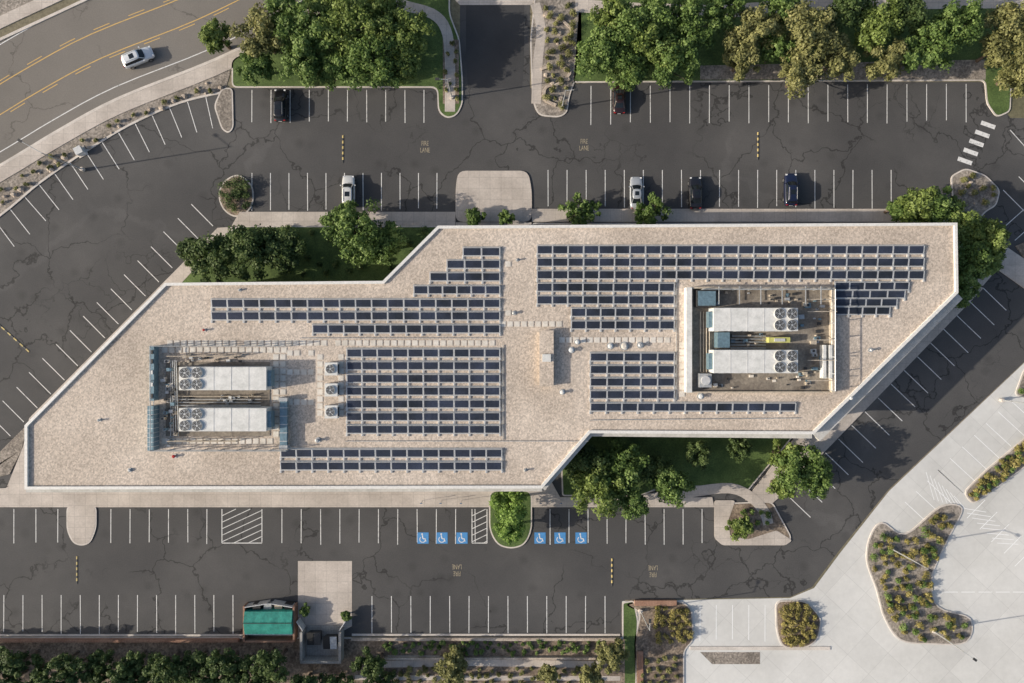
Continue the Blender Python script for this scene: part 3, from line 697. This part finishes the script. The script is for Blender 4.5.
for x,y in scatter([(545,10),(572,10),(574,60),(560,108),(545,105)],16,8)+scatter([(0,195),(60,158),(130,118),(215,80),(222,88),(130,122),(60,168),(0,212)],30,8)+scatter([(958,205),(975,205),(985,180),(965,175)],6,6):
    w=P(x,y); r=random.uniform(.2,.55); vs=[]
    n=7
    for zi,rr in ((0,1.0),(.5,.9),(.85,.5)):
        for i in range(n): 
            a=2*math.pi*i/n+zi; q=r*rr*random.uniform(.8,1.15); vs.append((w[0]+q*math.cos(a),w[1]+q*math.sin(a)*.75,.05+zi*r))
    mb.add(vs,[(l*n+i,l*n+(i+1)%n,(l+1)*n+(i+1)%n,(l+1)*n+i) for l in (0,1) for i in range(n)]+[tuple(range(2*n,3*n))],'stone')
mb.obj('boulders')
mb=MB()
mb.strip(PP(cat([(541,70),(556,66),(570,72),(560,84),(546,88),(545,100),(556,106)],4,False)),.4,.1,.4,'stone'); mb.strip(PP(cat([(545,14),(560,20),(572,30)],4,False)),.35,.1,.35,'stone'); mb.obj('stone_garden_wall')
# ------------------------------------------------------------ vehicles
def car(px,py,ang,col,kind='sedan',name='parked_car'):
    key='carpaint_%g_%g_%g'%col
    if key not in M: M[key]=plain(key,col,.28,.15,.03,coat=.8)
    mb=MB(); suv=kind!='sedan'; dz=.18 if suv else 0
    st=[(-2.34,.66,.38,.72),(-2.28,.78,.30,.90),(-2.05,.86,.26,1.0),(-1.5,.91,.22,1.02),(-.5,.93,.2,.99),(.5,.93,.2,.97),(1.0,.92,.22,.95),(1.5,.90,.24,.88),(1.95,.86,.26,.80),(2.2,.77,.3,.70),(2.32,.60,.36,.60)]
    rings=[]
    for x,w,zb,zt in st:
        zt+=dz; zb+=dz*.4
        h=[(w*.88,zb),(w,zb+.16),(w*1.0,zt-.25),(w*.95,zt-.07),(w*.8,zt-.01),(w*.4,zt+.02),(0,zt+.03)]
        r=h+[(-a,b) for a,b in h[-2::-1]]; rings.append([(x,a,b) for a,b in r])
    n=len(rings[0]); vs=[v for r in rings for v in r]; fs=[]
    for i in range(len(rings)-1):
        for j in range(n-1): fs.append((i*n+j,i*n+j+1,(i+1)*n+j+1,(i+1)*n+j))
        fs.append((i*n+n-1,i*n,(i+1)*n,(i+1)*n+n-1))
    fs+= [tuple(range(n)),tuple(range((len(rings)-1)*n+n-1,(len(rings)-1)*n-1,-1))]
    mb.add(vs,fs,key,True)
    def ring(xf,xr,w,z,bf,br):
        h=[(xf+bf,0),(xf+bf*.8,w*.5),(xf,w*.88),(xf-.22,w),((xf+xr)/2,w*1.02),(xr+.2,w),(xr,w*.88),(xr-br*.8,w*.5),(xr-br,0)]
        return [(a,b,z) for a,b in h]+[(a,-b,z) for a,b in h[-2:0:-1]]
    if suv: b=ring(1.0,-2.05,.82,.93+dz,.16,.08); t=ring(.35,-1.8,.68,1.50+dz*.8,.12,.06)
    else: b=ring(1.0,-1.72,.80,.92,.16,.12); t=ring(.28,-.95,.62,1.40,.12,.08)
    m=len(b); mb.add(b+t,[(j,(j+1)%m,m+(j+1)%m,m+j) for j in range(m)],'glass',False)
    cx=(t[0][0]+t[8][0])/2
    def sc(r,s,z): return [(cx+(x-cx)*s,y*s,z) for x,y,_ in r]
    zt=t[0][2]; r0=sc(t,1.03,zt-.03); r1=sc(t,1.02,zt+.02); r2=sc(t,.85,zt+.06)
    mb.add(r0+r1+r2,[(l*m+j,l*m+(j+1)%m,(l+1)*m+(j+1)%m,(l+1)*m+j) for l in (0,1) for j in range(m)]+[tuple(range(2*m,3*m))],key,True)
    for j in (2,6,m-2,m-6): mb.tube(b[j],t[j],.05,.045,key,5)
    for j in (4,m-4): mb.tube(b[j],t[j],.04,.04,'dark',5)
    if suv:
        for y in (-.55,.55): mb.tube((-1.6,y,zt+.1),(.15,y,zt+.1),.025,.025,'steel',5)
        mb.box(-.9,-.2,-.35,.35,zt+.055,zt+.075,'glass')
    elif kind=='sedan': mb.box(-.55,.05,-.3,.3,zt+.055,zt+.07,'glass')
    for x in (-1.42,1.42):
        for s in (-1,1):
            seg=16; y0,y1=s*.70,s*.94; vs=[]
            for yy in (y0,y1):
                for i in range(seg): a=2*math.pi*i/seg; vs.append((x+.35*math.cos(a),yy,.35+.35*math.sin(a)))
            mb.add(vs,[(i,(i+1)%seg,seg+(i+1)%seg,seg+i) for i in range(seg)]+[tuple(range(seg)),tuple(range(seg,2*seg))],'rubber')
            mb.add([(x+.21*math.cos(2*math.pi*i/10),s*.945,.35+.21*math.sin(2*math.pi*i/10)) for i in range(10)],[tuple(range(10))],'chrome')
    for s in (-1,1):
        mb.box(.72,.88,s*1.03-.1,s*1.03+.1,.95+dz,1.08+dz,key)
        mb.box(2.02,2.24,s*.66-.13,s*.66+.13,.66+dz,.76+dz,'lens'); mb.box(-2.33,-2.2,s*.64-.14,s*.64+.14,.78+dz,.92+dz,'red')
    mb.box(2.3,2.36,-.4,.4,.4+dz,.55+dz,'dark'); mb.box(-2.37,-2.33,-.25,.25,.55+dz,.68+dz,'lens')
    mb.tube((1.16,-.65,.99+dz),(1.2,.0,1.0+dz),.015,.015,'dark',4)
    w=P(px,py,.5); mb.obj(name,(w[0],w[1],.013),math.radians(ang))
car(281,106,90,(.012,.012,.014),'suv')
car(349,192,90,(.66,.65,.62),'suv')
car(636,193,90,(.42,.44,.46),'sedan')
car(695,193,90,(.014,.014,.018),'sedan')
car(790,190,90,(.012,.018,.05),'suv')
car(619,98,90,(.03,.014,.014),'sedan')
car(139,58,23,(.72,.73,.74),'moving','car')
# dumpster + enclosures
def wl(a,b,h,k='beige',w=.25): mb.strip([P(*a),P(*b)],w,0,h,k)
mb=MB(); wl((248,602),(248,637),1.6,'brick'); wl((297,602),(297,637),1.6,'brick'); wl((248,637),(297,637),1.55,'brick'); mb.strip([P(249,603),P(271,599.5)],.1,.1,1.7,'frame'); mb.strip([P(275,599.5),P(296,603)],.1,.1,1.7,'frame')
mb.prism(PP([(249,604),(296,604),(296,636),(249,636)]),0,.035,'walk')
a=P(252,611,1.2);b=P(294,604,1.2)
for i,(k,z) in enumerate((('dark',1.2),('steel',1.0),('beige',.9),('dark',1.1))):
    x0=a[0]+(b[0]-a[0])*i/4; mb.box(x0+.1,x0+1.2,a[1]+.1,b[1],.04,z,k)
mb.obj('trash_enclosure')
mb=MB(); 
a=P(244,635,2);b=P(292,612,2); X0,Y0,X1,Y1=a[0],a[1],b[0],b[1]
zb=1.75
n=9; ym=Y0+(Y1-Y0)*.55
for i in range(n):
    xa=X0+(X1-X0)*i/n; xb=X0+(X1-X0)*(i+1)/n; za=.03*(i%2); zc=.03*((i+1)%2)
    mb.add([(xa,Y0,zb),(xb,Y0,zb),(xb,ym,2.25+zc),(xa,ym,2.25+za),(xa,Y1,zb+.05),(xb,Y1,zb+.05)],[(0,1,2,3),(3,2,5,4)],'teal')
    mb.box(xa-.03,xa+.03,Y0-.06,Y0+.0,.3,zb,'bluegrey')
mb.add([(X0,Y0,.2),(X1,Y0,.2),(X1,Y1,.2),(X0,Y1,.2),(X0,Y0,zb),(X1,Y0,zb),(X1,Y1,zb),(X0,Y1,zb)],[(0,1,5,4),(1,2,6,5),(2,3,7,6),(3,0,4,7)],'teal')
mb.add([(X0,Y0,zb),(X0,ym,2.25),(X0,Y1,zb+.05)],[(0,1,2)],'teal'); mb.add([(X1,Y0,zb),(X1,ym,2.25),(X1,Y1,zb+.05)],[(0,1,2)],'teal')
mb.tube((X0-.1,ym,2.3),(X1+.1,ym,2.3),.05,.05,'dark',6)
mb.tube((X0,Y0,zb+.02),(X1,Y0,zb+.02),.06,.06,'bluegrey',6)
for x in (X0+.8,X1-.8): mb.cyl(x,(Y0+Y1)/2,0.02,.2,.25,'dark')
mb.obj('dumpster',(0,0,.04))
mb=MB(); wl((305,627),(305,655),1.9,'cmu',.35); wl((343,627),(343,655),1.9,'cmu',.35); wl((304,656.5),(344,656.5),1.85,'cmu',.35)
mb.strip([P(306,626),P(300,617)],.1,.1,1.7,'frame'); mb.strip([P(342,626),P(348,617)],.1,.1,1.7,'frame')
mb.prism(PP([(306.5,625),(341.5,625),(341.5,655),(306.5,655)]),0,.17,'cmu'); mb.obj('trash_enclosure')
for x,yy in ((315,637),(331,641)):
    mb=MB(); mb.add([(-.8,-.7,.15),(.8,-.7,.15),(.8,.7,.15),(-.8,.7,.15),(-.95,-.9,1.3),(.95,-.9,1.3),(.95,.9,1.55),(-.95,.9,1.55)],[(0,1,5,4),(1,2,6,5),(2,3,7,6),(3,0,4,7)],'dark'); mb.add([(-1,-.95,1.32),(-.02,-.95,1.32),(-.02,.95,1.6),(-1,.95,1.6)],[(0,1,2,3)],'rubber'); mb.add([(.02,-.95,1.32),(1,-.95,1.32),(1,.95,1.6),(.02,.95,1.6)],[(0,1,2,3)],'steel' if x>320 else 'dark'); w=P(x,yy,1); mb.obj('dumpster',(w[0],w[1],.17))
def lamp(px,py,ang,h=8,arm=2.2):
    mb=MB(); mb.cyl(0,0,0,.6,.28,'kerb',12); mb.tube((0,0,.6),(0,0,h),.10,.06,'steel',8)
    mb.tube((0,0,h-.1),(arm,0,h+.15),.05,.04,'steel',6); mb.box(arm-.1,arm+.45,-.17,.17,h+.1,h+.22,'dark')
    w=P(px,py); mb.obj('street_lamp',(w[0],w[1],.1),math.radians(ang))
lamp(84,170,150,9,3.0); lamp(452,98,180,7,1.2); lamp(562,108,0,7,1.2); lamp(890,548,-30,7,1.5); lamp(932,630,-35,7,1.5); lamp(640,610,90,7,1.2); lamp(1000,400,200,7,1.5)
mb=MB(); w=P(82,152); mb.box(-.5,.5,-.5,.5,0,.9,'white'); mb.box(-.55,.55,-.55,.55,.9,.96,'frame'); mb.box(-.7,.7,-.7,.7,-.05,.06,'kerb'); mb.obj('utility_box',(w[0],w[1],.05),.5)
for x in (423,442,462,540,560,581):
    mb=MB(); mb.tube((0,0,0),(0,0,2),.03,.03,'steel',6); mb.box(-.16,.16,-.05,-.03,1.5,2.0,'blue'); w=P(x,500); mb.obj('parking_sign',(w[0],w[1],.14))
# ------------------------------------------------------------ light & camera
el=math.radians(22.5); az=math.radians(9)
d=Vector((math.cos(el)*math.cos(az),math.cos(el)*math.sin(az),-math.sin(el)))
L=bpy.data.lights.new('sun','SUN'); L.energy=5.0; L.angle=math.radians(.5); L.color=(1,.91,.78)
lo=bpy.data.objects.new('sun',L); scene.collection.objects.link(lo); lo.rotation_euler=d.to_track_quat('-Z','Y').to_euler()
w=bpy.data.worlds.new('World'); scene.world=w; w.use_nodes=True; nt=w.node_tree
sky=nt.nodes.new('ShaderNodeTexSky'); sky.sky_type='NISHITA'; sky.sun_disc=False; sky.sun_elevation=el; sky.sun_rotation=math.atan2(-d.x,-d.y)%(2*math.pi)
sky.dust_density=3.0; sky.ozone_density=1.0; sky.air_density=1.0
nt.links.new(sky.outputs[0],nt.nodes['Background'].inputs[0]); nt.nodes['Background'].inputs[1].default_value=.15
c=bpy.data.cameras.new('camera'); c.lens=24; c.sensor_width=36; c.clip_end=5000; co=bpy.data.objects.new('camera',c); scene.collection.objects.link(co); co.location=(0,0,H); scene.camera=co
scene.view_settings.view_transform='Standard'; scene.view_settings.look='None'; scene.view_settings.exposure=0
